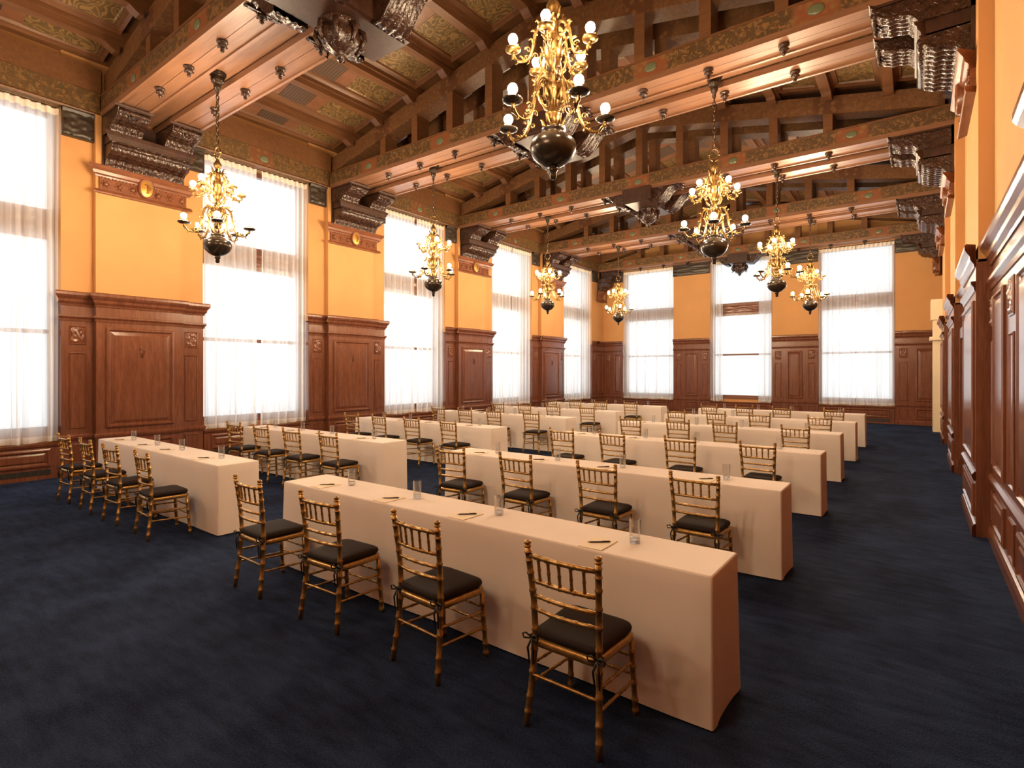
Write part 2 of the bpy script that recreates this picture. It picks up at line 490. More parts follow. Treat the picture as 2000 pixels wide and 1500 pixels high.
def section(par, M, a0, a1, depth, kind, ret=True):
    """one vertical section of wainscot between a0 and a1"""
    sec = obj('wainscot_section', wbox(MB(), M, a0, a1, 0, 2.98, -depth, 0), 'mahogany', par)
    for nm, pr in (('cap_molding', CAP), ('neck_molding', NECK), ('chair_rail', RAIL), ('base_molding', BASE)):
        obj(nm, wmold(MB(), M, a0, a1, pr, ret), 'mahogany', sec)
    w = a1 - a0
    if kind == 'strip':
        m = w * .24
        carved_square(sec, M, a0 + m, a1 - m, 2.24, 2.56, a0)
        sunk(sec, M, a0 + m, a1 - m, .80, 2.10)
        sunk(sec, M, a0 + m, a1 - m, .20, .54)
    elif kind == 'panel':
        m = min(.14, w * .13)
        raised(sec, M, a0 + m, a1 - m, .78, 2.55)
        raised(sec, M, a0 + m, a1 - m, .19, .55, .03)
    return sec
def monogram(par, M, a, b, s, mat='mahogany'):
    """small T over P device carved on a panel"""
    t = lambda x, y: M(a + x * s, b + y * s, .026)
    mb = MB()
    mb.tube([t(-.5, .8), t(.35, .8)], .09 * s, 6); mb.tube([t(-.1, .8), t(-.1, -1)], .09 * s, 6)
    mb.tube([t(.2, -.9), t(.2, .5)], .08 * s, 6)
    mb.tube([t(.2 + .42 * sin(q * pi / 6), .12 + .38 * cos(q * pi / 6)) for q in range(7)], .08 * s, 6)
    mb.tube([t(-.5, .8), t(-.5, .6)], .07 * s, 6); mb.tube([t(-.35, -1), t(.15, -1)], .07 * s, 6)
    return obj('monogram', mb, mat, par)

for k in range(-1, 5):
    y = P0 + k * PS
    if k < 4:
        section(wall_left, left_map(XS), y, y + .45, .57, 'strip')
        s = section(wall_left, left_map(XP), y + .45, y + 1.82, .13, 'panel')
        monogram(s, left_map(XP), y + 1.14, 2.12, .09)
        section(wall_left, left_map(XS), y + 1.82, y + PW, .57, 'strip')
    else:
        section(wall_left, left_map(XS), y, y + .40, .57, 'strip')
        section(wall_left, left_map(XS), y + .40, YF, .57, 'panel')
FW = [(-11.60, -11.15, 'strip'), (-11.15, -10.60, 'panel')]
for a, b_ in ((-8.30, -6.78), (-4.47, -2.93)):
    w = (b_ - a)
    FW += [(a, a + .42, 'strip'), (a + .42, b_ - .42, 'panel'), (b_ - .42, b_, 'strip')]
FW += [(-.65, -.20, 'strip'), (-.20, .64, 'panel')]
for a, b_, kd in FW: section(wall_far, far_map(YF), a, b_, .35, kd, False)
for i, (a0, a1) in enumerate(RPIL):
    section(wall_right, right_map(XRP), a0, a1, .15, 'panel')
    lo, hi = (a1, RPIL[i + 1][0]) if i < 3 else (a1, 20.2)
    if i == 0 or i == 2 or i == 3:
        w = hi - lo; st = .22; md = .40; pn = (w - 2 * st - md) / 2
        if i == 3: pn = w - 2 * st
        q = lo
        seq = [(st, 'strip'), (pn, 'panel'), (md, 'strip'), (pn, 'panel'), (st, 'strip')] if i < 3 else [(st, 'strip'), (pn, 'panel'), (st, 'strip')]
        if i == 0: seq = [(.45, 'strip'), (.54, 'strip'), (1.05, 'panel'), (.60, 'strip'), (1.05, 'panel'), (hi - lo - 3.69, 'strip')]
        for ww, kd in seq:
            section(wall_right, right_map(XR), q, q + ww, .02, kd, False); q += ww
    else:
        section(wall_right, right_map(XR), lo, lo + .22, .02, 'strip', False)
        section(wall_right, right_map(XR), lo + .22, DOOR[0] - .15, .02, 'panel', False)
        section(wall_right, right_map(XR), DOOR[1] + .15, hi, .02, 'plain', False)
        obj('overdoor_board', wbox(MB(), right_map(XR), DOOR[0] - .15, DOOR[1] + .15, 2.5, 2.98, -.02, 0), 'mahogany', wall_right)
        for nm, pr in (('cap_molding', CAP), ('neck_molding', NECK)):
            obj(nm, wmold(MB(), right_map(XR), DOOR[0] - .15, DOOR[1] + .15, pr, False), 'mahogany', wall_right)
lo, hi = YN + .1, RPIL[0][0]
q = lo
for ww, kd in ((1.3, 'panel'), (.4, 'strip'), (1.3, 'panel'), (.4, 'strip'), (1.3, 'panel'), (.4, 'strip'), (hi - lo - 5.1, 'panel')):
    section(wall_right, right_map(XR), q, q + ww, .02, kd, False); q += ww

# the door in the right wall
door = struct(obj('door_1', wbox(MB(), right_map(XR), DOOR[0] + .01, DOOR[1] - .01, 0.01, 2.33, -.16, -.10), 'mahogany'))
for a0, a1 in ((DOOR[0] - .15, DOOR[0]), (DOOR[1], DOOR[1] + .15)):
    mb = MB(); wbox(mb, right_map(XR), a0, a1, 0, 2.5, -.2, .06); wbox(mb, right_map(XR), a0 - .02, a1 + .02, 0, .28, -.02, .09)
    obj('door_casing', mb, 'mahogany', door)
obj('door_head', wbox(MB(), right_map(XR), DOOR[0], DOOR[1], 2.33, 2.5, -.2, .06), 'mahogany', door)
for b0, b1 in ((.2, .95), (1.05, 2.2)):
    raised(door, right_map(XR + .10), DOOR[0] + .15, DOOR[1] - .15, b0, b1)
mb = MB(); p = right_map(XR + .10)(DOOR[0] + .09, 1.02, 0)
mb.lathe([(.012, 0), (.012, -.04), (.03, -.05), (.035, -.07), (.02, -.085)], 10, p, axis='x')
obj('door_knob', mb, 'brass_gilt', door)

# ------------------------------------------------------------------ dark carved capitals and painted friezes
def capital(par, M, a0, a1, s):
    mb = MB(); wbox(mb, M, a0, a1, 5.77, 6.24, -.02, .05)
    wrelief(mb, M, a0 + .02, a1 - .02, 5.80, 6.20, .05, .03, 10, 16, s)
    wmold(mb, M, a0, a1, [(.0, 6.17), (.06, 6.17), (.09, 6.22), (.09, 6.24), (0, 6.24)], False)
    obj('pier_capital', mb, 'capital_dark', par)
for k in range(-1, 5):
    y = P0 + k * PS
    capital(wall_left, left_map(XS), y, y + .45, k)
    if k < 4: capital(wall_left, left_map(XS), y + 1.82, y + PW, k + .5)
for a, b_ in ((-11.5, -10.60), (-8.30, -6.78), (-4.47, -2.93), (-.65, .5)): capital(wall_far, far_map(YF), a, b_, a)

OVAL = MB().lathe([(.001, 0), (.05, .0), (.085, .012), (.10, .030), (.10, .05)], 16).mesh('oval')
OVAL.materials.append(MAT['oval_green'])
def oval(par, loc, rot):
    o = bpy.data.objects.new('oval_medallion', OVAL); col.objects.link(o)
    o.location = loc; o.rotation_euler = rot; o.scale = (1.0, .72, .5); o.parent = par
    KIDS.setdefault(par.name, []).append(o)
for (y0, y1) in BAYS:
    ym = (y0 + y1) / 2
    for wall, M, sgn in ((wall_left, left_map(XS), 1), (wall_right, right_map(XRP + .1), -1)):
        fb = obj('frieze_board', wbox(MB(), M, y0, y1, 6.24, 6.64, -.06, .06), 'painted_y', wall)
        obj('frieze_molding', wmold(MB(), M, y0, y1, [(.06, 6.24), (.075, 6.24), (.085, 6.27), (.06, 6.30)], False), 'beam_wood', fb)
        obj('cove_board', wbox(MB(), M, y0, y1, 6.64, 7.05, -.06, .11), 'beam_wood', wall)
        if wall is wall_left: oval(fb, (XS + .08, ym, 6.44), (-pi / 2, 0, pi / 2))

# ------------------------------------------------------------------ sloped coffered ceiling
mb = MB()
xl, xr = XO, 1.0
for x0, x1 in ((xl, XC), (XC, xr)):
    vs = [(x, y, zo(x) + .58 + t) for t in (0, .1) for y in (YN - .2, YO) for x in (x0, x1)]
    mb.add(vs, [(0, 2, 3, 1), (4, 5, 7, 6), (0, 1, 5, 4), (2, 6, 7, 3), (0, 4, 6, 2), (1, 3, 7, 5)])
ceiling = struct(obj('ceiling', mb, 'purlin_wood'))

TR_Y = {k: BY + k * PS for k in range(-1, 5)}
spans = [(YN, TR_Y[-1] + .67)] + [(TR_Y[k] + .67, TR_Y[k + 1] + .67) for k in range(-1, 3)] + [(TR_Y[3] + .67, YF)]
PX = [XC + k * POST for k in range(-5, 6)]
for bi, (y0, y1) in enumerate(spans):
    n0, n1 = BAYS[bi]
    for x in PX:
        mb = MB(); z = zo(x) + .34
        mb.box(x - .085, x + .085, y0, y1, z, z + .26)
        mb.box(x - .125, x + .125, y0, y1, z + .10, z + .26)
        prof = [(0, 0), (.0, -.10), (.06, -.10), (.13, -.06), (.20, -.01), (.26, 0)]
        for yy, s in ((n0, 1), (n1, -1)):
            if yy > YN: mb.prism(prof, lambda u, w, t, yy=yy, s=s, z=z: (t, yy + s * u, z + w), x - .085, x + .085)
        obj('purlin', mb, 'purlin_wood', ceiling)
    cols = [XS + .05] + PX + [XR - .05]
    L_ = n1 - n0
    g = .30
    for ci in range(12):
        x0, x1 = cols[ci] + .125, cols[ci + 1] - .125
        if x1 < x0 + .2: continue
        def Mc(a, b, c): return (b, a, zo(b) + .56 - c)
        seq = [(n0 + .10, n0 + L_ / 2 - g - .28, 'p'), (n0 + L_ / 2 - g - .28, n0 + L_ / 2 - g, 'k'), (n0 + L_ / 2 - g, n0 + L_ / 2 + g, 'g'),
               (n0 + L_ / 2 + g, n0 + L_ / 2 + g + .28, 'k'), (n0 + L_ / 2 + g + .28, n1 - .10, 'p')]
        fr = obj('coffer_frame', wframe(MB(), Mc, n0, n1, x0, x1, [(0, .02), (.0, .07), (.05, .05), (.08, .045), (.10, .0)]), 'purlin_wood', ceiling)
        for a0, a1, kd in seq:
            m_ = .11
            mb = MB()
            if kd == 'g':
                wbox(mb, Mc, a0 + .01, a1 - .01, x0 + m_, x1 - m_, 0, .014); obj('vent_grille', mb, 'grille_metal', ceiling)
            elif kd == 'k':
                wbox(mb, Mc, a0, a1, x0 + m_, x1 - m_, 0, .008); obj('coffer_border', mb, 'coffer_pink', ceiling)
            else:
                wframe(mb, Mc, a0, a1, x0 + .08, x1 - .08, [(0, 0), (.0, .012), (.03, .012), (.05, .004)])
                k2 = .05
                mb.add([Mc(a0 + k2, x0 + .08 + k2, .004), Mc(a1 - k2, x0 + .08 + k2, .004), Mc(a1 - k2, x1 - .08 - k2, .004), Mc(a0 + k2, x1 - .08 - k2, .004)], [(0, 1, 2, 3)])
                obj('coffer_panel', mb, 'coffer_paint', ceiling)

# ------------------------------------------------------------------ trusses
BOSS = MB().lathe([(.07, 0), (.075, -.02), (.055, -.035), (.05, -.05), (.06, -.065), (.05, -.085), (.025, -.10), (.022, -.115), (.03, -.13), (.018, -.15), (.004, -.16)], 10)
for q in range(5):
    a = q * 2 * pi / 5
    BOSS.ball((.055 * cos(a), .055 * sin(a), -.075), .016, 5, 3)
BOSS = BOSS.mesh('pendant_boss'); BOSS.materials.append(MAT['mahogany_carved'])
def scroll_wing(M, t0, t1, s0, s1, amp=.02):
    """carved underside between s0 (inner) and s1 (outer end), ridged across its width t0..t1; M(s, t, drop)"""
    mb = MB()
    def prof(u):
        return .30 * (1 - u) ** 1.3 + .07 * sin(pi * 2 * u) + .05
    def fn(u, v):
        r = amp * (.5 + .5 * cos(2 * pi * v * 4)) * (1 if .02 < v < .98 else 0) + .008 * sin(26 * u + 5 * sin(9 * v))
        return M(s0 + (s1 - s0) * u, t0 + (t1 - t0) * v, prof(u) + r)
    mb.grid(fn, 18, 24)
    for v in (t0, t1):
        ring = [M(s0 + (s1 - s0) * i / 18, v, prof(i / 18)) for i in range(19)] + [M(s1, v, 0), M(s0, v, 0)]
        mb.add(ring, [tuple(range(21))])
    mb.add([M(s1, t0, 0), M(s1, t1, 0), M(s1, t1, prof(1)), M(s1, t0, prof(1))], [(0, 1, 2, 3)])
    mb.add([M(s1 + .02, t0 - .01, .0), M(s1 + .02, t1 + .01, .0), M(s1 + .02, t1 + .01, .05), M(s1 + .02, t0 - .01, .05),
            M(s1 - .05, t0 - .01, .0), M(s1 - .05, t1 + .01, .0), M(s1 - .05, t1 + .01, .06), M(s1 - .05, t0 - .01, .06)], [(0, 1, 2, 3), (2, 3, 7, 6), (4, 5, 6, 7), (0, 3, 7, 4), (1, 2, 6, 5), (0, 1, 5, 4)])
    return mb
def centre_pendant(par, gs, ym):
    """carved boss on the middle of the truss: plate, leafy bulb, four ridged wings"""
    zc = ZS - .30
    y0, y1 = gs[0][0], gs[-1][1]
    mb = MB().box(XC - .36, XC + .36, y0 - .12, y1 + .12, zc, ZS + .02).box(XC - .31, XC + .31, y0 - .07, y1 + .07, zc - .03, zc)
    pl = obj('pendant_plate', mb, 'mahogany_smooth', par)
    mb = MB()
    prof = [(.23, 0), (.25, -.03), (.21, -.07), (.22, -.11), (.24, -.17), (.22, -.24), (.16, -.31), (.09, -.36), (.06, -.38), (.065, -.40), (.04, -.44), (.01, -.46)]
    seg = 40
    vs = [((r * (1 + .07 * cos(8 * 2 * pi * i / seg) * (1 if 2 < j < 8 else 0))) * cos(2 * pi * i / seg) + XC,
           (r * (1 + .07 * cos(8 * 2 * pi * i / seg) * (1 if 2 < j < 8 else 0))) * sin(2 * pi * i / seg) + ym, zc - .03 + z) for j, (r, z) in enumerate(prof) for i in range(seg)]
    fs = [(j * seg + i, j * seg + (i + 1) % seg, (j + 1) * seg + (i + 1) % seg, (j + 1) * seg + i) for j in range(len(prof) - 1) for i in range(seg)]
    mb.add(vs, fs, True)
    for q in range(8):
        a = q * pi / 4
        mb.tube([(XC + r * cos(a), ym + r * sin(a), zc + z) for r, z in ((.20, -.08), (.27, -.12), (.29, -.20), (.24, -.30), (.26, -.34), (.30, -.31))], [.03, .035, .03, .022, .016, .008], 6)
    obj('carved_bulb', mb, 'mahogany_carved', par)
    for (g0, g1) in gs:
        for s in (-1, 1):
            M = lambda a, t, d, s=s: (XC + s * a, t, ZS - d)
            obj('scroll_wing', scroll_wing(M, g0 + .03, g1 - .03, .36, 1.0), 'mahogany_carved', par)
ORD = ['nearest', 'second', 'third', 'fourth', 'last']
TRUSS = []
for k in range(-1, 5):
    y = TR_Y[k]
    lab = {-1: 'timber ceiling truss straight above the camera, outside the picture', 0: 'dark timber ceiling truss nearest the viewer, over the first chandeliers', 1: 'painted timber ceiling truss second from the viewer, behind the big near chandelier',
           2: 'painted timber ceiling truss third from the viewer, with a visible carved centre boss', 3: 'painted timber ceiling truss fourth from the viewer, before the far windows',
           4: 'single painted timber girder hugging the far wall above the end windows'}[k]
    T = thing('ceiling_truss', lab, 'truss', (0, 0, 0), group='timber trusses across the ceiling')
    gs = [(y, y + .50), (y + .84, y + BW)] if k < 4 else [(y, y + .5)]
    xa, xb = XP - .1, XRP + .1
    for gi, (g0, g1) in enumerate(gs):
        mb = MB().box(xa, xb, g0 + .02, g0 + .246, ZS, ZS + .06).box(xa, xb, g0 + .254, g1 - .02, ZS, ZS + .06)
        mb.box(xa, xb, g0, g0 + .045, ZS - .03, ZS + .06).box(xa, xb, g1 - .045, g1, ZS - .03, ZS + .06)
        obj('soffit_board', mb, 'soffit_wood', T)
        lc = obj('bottom_chord', MB().box(xa, xb, g0 + .02, g1 - .02, ZS + .06, 6.62), 'painted_x', T)
        obj('chord_molding', MB().box(xa, xb, g0 + .005, g1 - .005, 6.60, 6.63), 'beam_wood', T)
        for s in (-1, 1):
            xe = XC + s * 5.95
            mb = MB()
            vs = [(x, yy, zo(x) + t) for t in (0, .36) for yy in (g0 + .06, g1 - .06) for x in (XC, xe)]
            mb.add(vs, [(0, 2, 3, 1), (4, 5, 7, 6), (0, 1, 5, 4), (2, 6, 7, 3), (0, 4, 6, 2), (1, 3, 7, 5)])
            obj('top_chord', mb, 'painted_top', T)
        for q in range(-4, 5):
            x = XC + q * POST
            mb = MB().box(x - .085, x + .085, g0 + .08, g1 - .08, 6.62, zo(abs(q) * POST + XC + .09) + .05)
            obj('post', mb, 'beam_wood', T)
        if gi == 0:
            for q in range(-2, 3):
                oval(lc, (XC + q * 2.25, g0, 6.47), (-pi / 2, 0, 0))
        for q in range(-4, 5):
            if q == 0: continue
            o = bpy.data.objects.new('pendant_boss', BOSS); col.objects.link(o)
            o.location = (XC + q * POST, (g0 + g1) / 2, ZS); o.parent = T
    if k < 4:
        obj('channel_board', MB().box(xa, xb, y + .48, y + .86, ZS + .09, ZS + .13), 'soffit_wood', T)
    centre_pendant(T, gs, (gs[0][0] + gs[-1][1]) / 2)
    TRUSS.append(T)

# ------------------------------------------------------------------ corbels under the trusses
def corbel(M, y, single, label):
    """M(a=y offset, b=height, c=distance from wall, scaled 0..1 at the soffit end)"""
    T = thing('corbel', label, 'corbel', (0, 0, 0), group='carved corbels carrying the trusses')
    yc = y + BW / 2
    w = .73
    if single: yc = y + .30; w = .52
    # plaque board
    mb = MB(); wbox(mb, M, yc - w + .03, yc + w - .03, 4.93, 5.36, -.02, .05)
    wmold(mb, M, yc - w + .03, yc + w - .03, [(0, 4.89), (.09, 4.89), (.10, 4.91), (.08, 4.95), (.05, 4.96), (0, 4.96)])
    wmold(mb, M, yc - w + .03, yc + w - .03, [(0, 5.17), (.06, 5.17), (.07, 5.20), (.10, 5.22), (.115, 5.27), (.15, 5.31), (.165, 5.33), (.165, 5.36), (0, 5.36)])
    pb = obj('plaque_board', mb, 'mahogany_plaque', T)
    nb = 26
    mb = MB()
    for i in range(nb): mb.ball(M(yc - w + .06 + (2 * w - .12) * i / (nb - 1), 5.165, .062), .016, 6, 4)
    obj('bead_row', mb, 'mahogany_plaque', pb)['kind'] = 'stuff'
    for i in range(-3, 4):
        if i == 0: continue
        a = yc + i * w * .28
        mb = MB()
        mb.ball(M(a, 5.06, .055), .042 if i % 2 else .032, 8, 5)
        for q in range(6):
            an = q * pi / 3
            mb.ball(M(a + .055 * cos(an), 5.06 + .055 * sin(an), .052), .020, 5, 3)
        obj('rosette', mb, 'mahogany_plaque', pb)
    # oval medallion with monogram
    def ell(r0, r1, c): return [(r0 * cos(2 * pi * i / 24), r1 * sin(2 * pi * i / 24), c) for i in range(24)]
    mb = MB()
    loops = [ell(.135, .185, .02), ell(.135, .185, .13), ell(.118, .168, .15), ell(.10, .148, .13)]
    vs = [M(yc + p[0], 5.13 + p[1], p[2]) for l in loops for p in l]
    mb.add(vs, [(j * 24 + i, j * 24 + (i + 1) % 24, (j + 1) * 24 + (i + 1) % 24, (j + 1) * 24 + i) for j in range(3) for i in range(24)], True)
    md = obj('medallion_frame', mb, 'mahogany_plaque', T)
    mb = MB()
    loops = [ell(.10, .148, .13), ell(.06, .09, .145), ell(.002, .002, .15)]
    vs = [M(yc + p[0], 5.13 + p[1], p[2]) for l in loops for p in l]
    mb.add(vs, [(j * 24 + i, j * 24 + (i + 1) % 24, (j + 1) * 24 + (i + 1) % 24, (j + 1) * 24 + i) for j in range(2) for i in range(24)], True)
    obj('medallion', mb, 'medallion_gold', md)
    M2 = lambda a, b, c: M(a, b, c + .122)
    flip = 1 if M(0, 0, 1)[0] > M(0, 0, 0)[0] else -1
    M3 = lambda a, b, c: M2(yc + flip * (a - yc), b, c)
    monogram(md, M3, yc + .01, 5.13, .085, 'mahogany_plaque')
    # big lower bracket: S-profile with ridges and leaves
    def brk(y0, y1, c0, c1, z0, z1, ridges, nm):
        mb = MB()
        def pr(u):
            s = u * u * (3 - 2 * u)
            return c0 + (c1 - c0) * (.55 * u + .45 * s), z0 + (z1 - z0) * (u + .13 * sin(2 * pi * u))
        def fn(u, v):
            c, z = pr(u)
            r = .030 * (abs(sin(pi * ridges * v)) ** .7 - .3) + .008 * sin(30 * u + 3 * cos(6 * pi * ridges * v))
            if v < .02 or v > .98: r = 0
            return M(y0 + (y1 - y0) * v, z - r * .8, c + r * .6)
        mb.grid(fn, 22, ridges * 6)
        for v in (y0, y1):
            ring = [M(v, pr(i / 22)[1], pr(i / 22)[0]) for i in range(23)] + [M(v, z1 + .02, c1), M(v, z1 + .02, -.02), M(v, z0, -.02)]
            mb.add(ring, [tuple(range(len(ring)))])
        mb.add([M(y0, z1 + .02, c1), M(y1, z1 + .02, c1), M(y1, z1, c1), M(y0, z1, c1)], [(0, 1, 2, 3)])
        mb.tube([M(y0 + .01, z1 - .05, c1 - .02), M(y1 - .01, z1 - .05, c1 - .02)], .045, 8)
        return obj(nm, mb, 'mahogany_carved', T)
    wl = w * .86
    brk(yc - wl, yc + wl, .08, .50, 5.36, 5.72, 10 if not single else 6, 'lower_bracket')
    mb = MB(); wbox(mb, M, yc - wl, yc + wl, 5.72, 5.90, -.02, .47)
    wmold(mb, M, yc - wl, yc + wl, [(.44, 5.72), (.48, 5.73), (.485, 5.76), (.515, 5.79), (.52, 5.82), (.545, 5.84), (.545, 5.88), (.44, 5.88)])
    obj('bracket_cornice', mb, 'mahogany_smooth', T)
    obj('back_board', wbox(MB(), M, y + .01, y + (BW if not single else .5) - .01, 5.36, ZS - .01, -.03, .04), 'mahogany_smooth', T)
    for (g0, g1) in ([(y, y + .5), (y + .84, y + BW)] if not single else [(y, y + .5)]):
        brk(g0 + .01, g1 - .01, .50, .95, 5.89, 6.19, 5, 'upper_bracket')
        mb = MB(); wbox(mb, M, g0 + .01, g1 - .01, 6.20, ZS, -.02, .96)
        wmold(mb, M, g0 + .01, g1 - .01, [(.92, 6.20), (.965, 6.21), (.975, 6.24), (.985, ZS - .03), (.92, ZS - .03)])
        obj('bracket_abacus', mb, 'mahogany_smooth', T)
        mb = MB()
        mb.tube([M((g0 + g1) / 2 + .1 * cos(t) * (1 - t / 14), 6.08 + .1 * sin(t) * (1 - t / 14), .93) for t in [i * .5 for i in range(22)]], .02, 6)
        obj('scroll_ornament', mb, 'mahogany_carved', T)
    return T
SL, SR = .79 / .95, .97 / .95
for k in range(-1, 5):
    ML = lambda a, b, c: (XP - .02 + c * SL, a, b)
    MR = lambda a, b, c: (XRP + .02 - c * SR, a, b)
    w5 = ('first', 'second', 'third', 'fourth', 'last')[max(k, 0)]
    if k < 0:
        corbel(ML, TR_Y[k], False, 'carved mahogany corbel on the left pier outside the picture, nearest the camera')
        continue
    corbel(ML, TR_Y[k], k == 4, 'carved mahogany corbel with gold oval, on the %s left window pier' % w5 if k < 4 else 'narrow carved mahogany corbel in the far left corner of the room')
    if k > 0: corbel(MR, TR_Y[k], k == 4, ['', 'carved glossy corbel at top right, nearest on the right wall', 'carved glossy corbel on the right wall, second from the viewer',
                     'carved glossy corbel on the right wall, third from the viewer', 'narrow carved corbel in the far right corner above the plaster'][k])
# ------------------------------------------------------------------ windows, radiator covers, curtains
def window(n, M, a0, a1, label=None):
    """M: c = 0 at the wainscot plane, negative towards outside"""
    mb = MB()
    for q in (a0, a1 - .09): wbox(mb, M, q, q + .09, .72, ZCT, -.42, -.30)
    wbox(mb, M, a0, a1, ZCT - .10, ZCT, -.42, -.30)
    wbox(mb, M, a0, a1, .72, .84, -.42, -.30)
    W = struct(obj('window_%d' % n, mb, 'window_trim'))
    obj('sill', wbox(MB(), M, a0 - .0, a1 + .0, .70, .75, -.42, -.17), 'window_trim', W)
    mb = MB(); wbox(mb, M, a0, a1, 4.03, 4.50, -.42, -.29)
    wbox(mb, M, a0, a1, 4.46, 4.52, -.43, -.26); wbox(mb, M, a0, a1, 4.01, 4.07, -.43, -.26)
    wrelief(mb, M, a0 + .25, a1 - .25, 4.12, 4.42, -.29, .025, 40, 10, n)
    obj('transom_board', mb, 'mahogany', W)
    mb = MB(); wbox(mb, M, a0 + .09, a1 - .09, 2.42, 2.49, -.40, -.31)
    obj('meeting_rail', mb, 'window_trim', W)
    for b0, b1 in ((.84, 2.42), (2.49, 4.03), (4.52, ZCT - .10)):
        obj('pane', wbox(MB(), M, a0 + .09, a1 - .09, b0, b1, -.362, -.356), 'window_glass', W)
    return W
for i, (y0, y1) in enumerate(WIN_L): window(i + 1, left_map(XS), y0, y1)
for i, (x0, x1) in enumerate(WIN_F): window(i + 7, far_map(YF), x0, x1)

def radiator_cover(M, a0, a1, label):
    T = thing('radiator_cover', label, 'radiator cover', group='wooden radiator covers under the windows')
    obj('cabinet', wbox(MB(), M, a0 + .01, a1 - .01, .0, .54, -.18, .02), 'mahogany', T)
    obj('top_shelf', wmold(wbox(MB(), M, a0 + .01, a1 - .01, .54, .58, -.18, .03), M, a0 + .01, a1 - .01, [(.02, .52), (.04, .54), (.05, .58), (.02, .58)], False), 'mahogany', T)
    raised(T, lambda a, b, c: M(a, b, c + .02), a0 + .14, a1 - .14, .20, .50, .03, 'front_panel')
    mb = MB(); wbox(mb, M, a0 + .14, a1 - .14, .07, .16, .015, .024)
    slot = obj('air_slot', mb, 'metal_dark', T)
    mb = MB(); n = 40
    for i in range(n):
        a = a0 + .16 + (a1 - a0 - .32) * i / (n - 1)
        wbox(mb, M, a - .006, a + .006, .075, .155, .024, .03)
    obj('slot_bars', mb, 'metal_dark', slot)
LN = ['added out-of-frame left', 'leftmost, nearest', 'second left', 'third left', 'fourth left', 'fifth left']
for i, (y0, y1) in enumerate(WIN_L): radiator_cover(left_map(XS), y0, y1, 'panelled mahogany radiator cover below the %s window' % LN[i].replace('leftmost, nearest', 'nearest left'))
for i, (x0, x1) in enumerate(WIN_F): radiator_cover(far_map(YF), x0, x1, 'panelled mahogany radiator cover below the %s window of the far wall' % ('left', 'middle', 'right')[i])

def curtain(M, a0, a1, label, pleats, seed, bunch=1.0, sway=0.0):
    """one sheer drape hanging from a0 to a1; pleats are real folds"""
    rnd = random.Random(seed)
    ph = [rnd.uniform(-.5, .5) for _ in range(pleats + 2)]
    amp = [rnd.uniform(.7, 1.3) for _ in range(pleats + 2)]
    w = a1 - a0
    def fold(u, v):
        x = u * pleats
        i = int(min(x, pleats - 1e-6)); f = x - i
        k = v ** .7
        d = .030 * (1 - k) * cos(2 * pi * x) + k * (.045 * amp[i] * cos(2 * pi * (x * .62) + ph[3]) + .018 * cos(2 * pi * x + ph[1]))
        s = sway * k * k
        e = 0 if u < .01 or u > .99 else 1
        a = a0 + w * u + s * (1 - u if sway < 0 else u) + e * (.03 * k * sin(2 * pi * x * .31 + seed) + .016 * amp[i] * sin(4 * pi * x) * (.6 + .4 * k))
        return a, d * bunch
    nb = pleats * 10
    top, bot = ZCT - .012, ZCB
    C = thing('curtain', label, 'curtain', group='white sheer window curtains')
    def strip(b0, b1, n, off):
        def fn(i, j):
            b = b0 + (b1 - b0) * i; v = (top - b) / (top - bot)
            a, d = fold(j, v)
            e = .012 * sin(9 * j + seed) if b <= bot + .001 else 0
            return M(a, b + e, d + off)
        return MB().grid(fn, n, nb)
    obj('header_tape', strip(top, top - .11, 2, .0), 'curtain_tape', C)
    obj('sheer', strip(top - .11, bot + .10, 16, .0), 'sheer_curtain', C)
    obj('hem', strip(bot + .10, bot, 2, .0), 'hem_cloth', C)
    return C
CL = left_map(XS - .075); CF = far_map(YF + .075)
for i, (y0, y1) in enumerate(WIN_L):
    ym = (y0 + y1) / 2
    gap = (.0, .0, .06, .05, .03, .03)[i]
    nm = ('added out-of-frame', 'nearest', 'second', 'third', 'fourth', 'fifth')[i]
    curtain(CL, y0 + .02, ym - gap, 'white sheer curtain, left half of the %s left-wall window' % nm, 9, 10 + i, sway=gap * .9)
    curtain(CL, ym + gap, y1 - .02, 'white sheer curtain, right half of the %s left-wall window' % nm, 9, 30 + i, sway=-gap * .9)
    rod = obj('curtain_rod', MB().tube([(XS - .075, y0 + .01, ZCT + .003), (XS - .075, y1 - .01, ZCT + .003)], .012, 6), 'metal_dark')
    tag(rod, 'thin dark curtain rod across the top of the %s left-wall window' % nm, 'curtain rod', 'curtain rods')
for i, (x0, x1) in enumerate(WIN_F):
    xm = (x0 + x1) / 2; nm = ('left', 'middle', 'right')[i]
    if i != 1:
        curtain(CF, x0 + .02, xm - .01, 'white sheer curtain, left half of the far wall %s window' % nm, 9, 50 + i)
        curtain(CF, xm + .01, x1 - .02, 'white sheer curtain, right half of the far wall %s window' % nm, 9, 60 + i)
    else:
        curtain(CF, x0 + .02, x0 + .48, 'white sheer curtain drawn aside to the left of the uncovered window', 6, 50 + i, 1.1)
        curtain(CF, x1 - .48, x1 - .02, 'white sheer curtain drawn aside to the right of the uncovered window', 6, 60 + i, 1.1)
    rod = obj('curtain_rod', MB().tube([(x0 + .01, YF + .075, ZCT + .003), (x1 - .01, YF + .075, ZCT + .003)], .012, 6), 'metal_dark')
    tag(rod, 'thin dark curtain rod across the top of the far wall %s window' % nm, 'curtain rod', 'curtain rods')
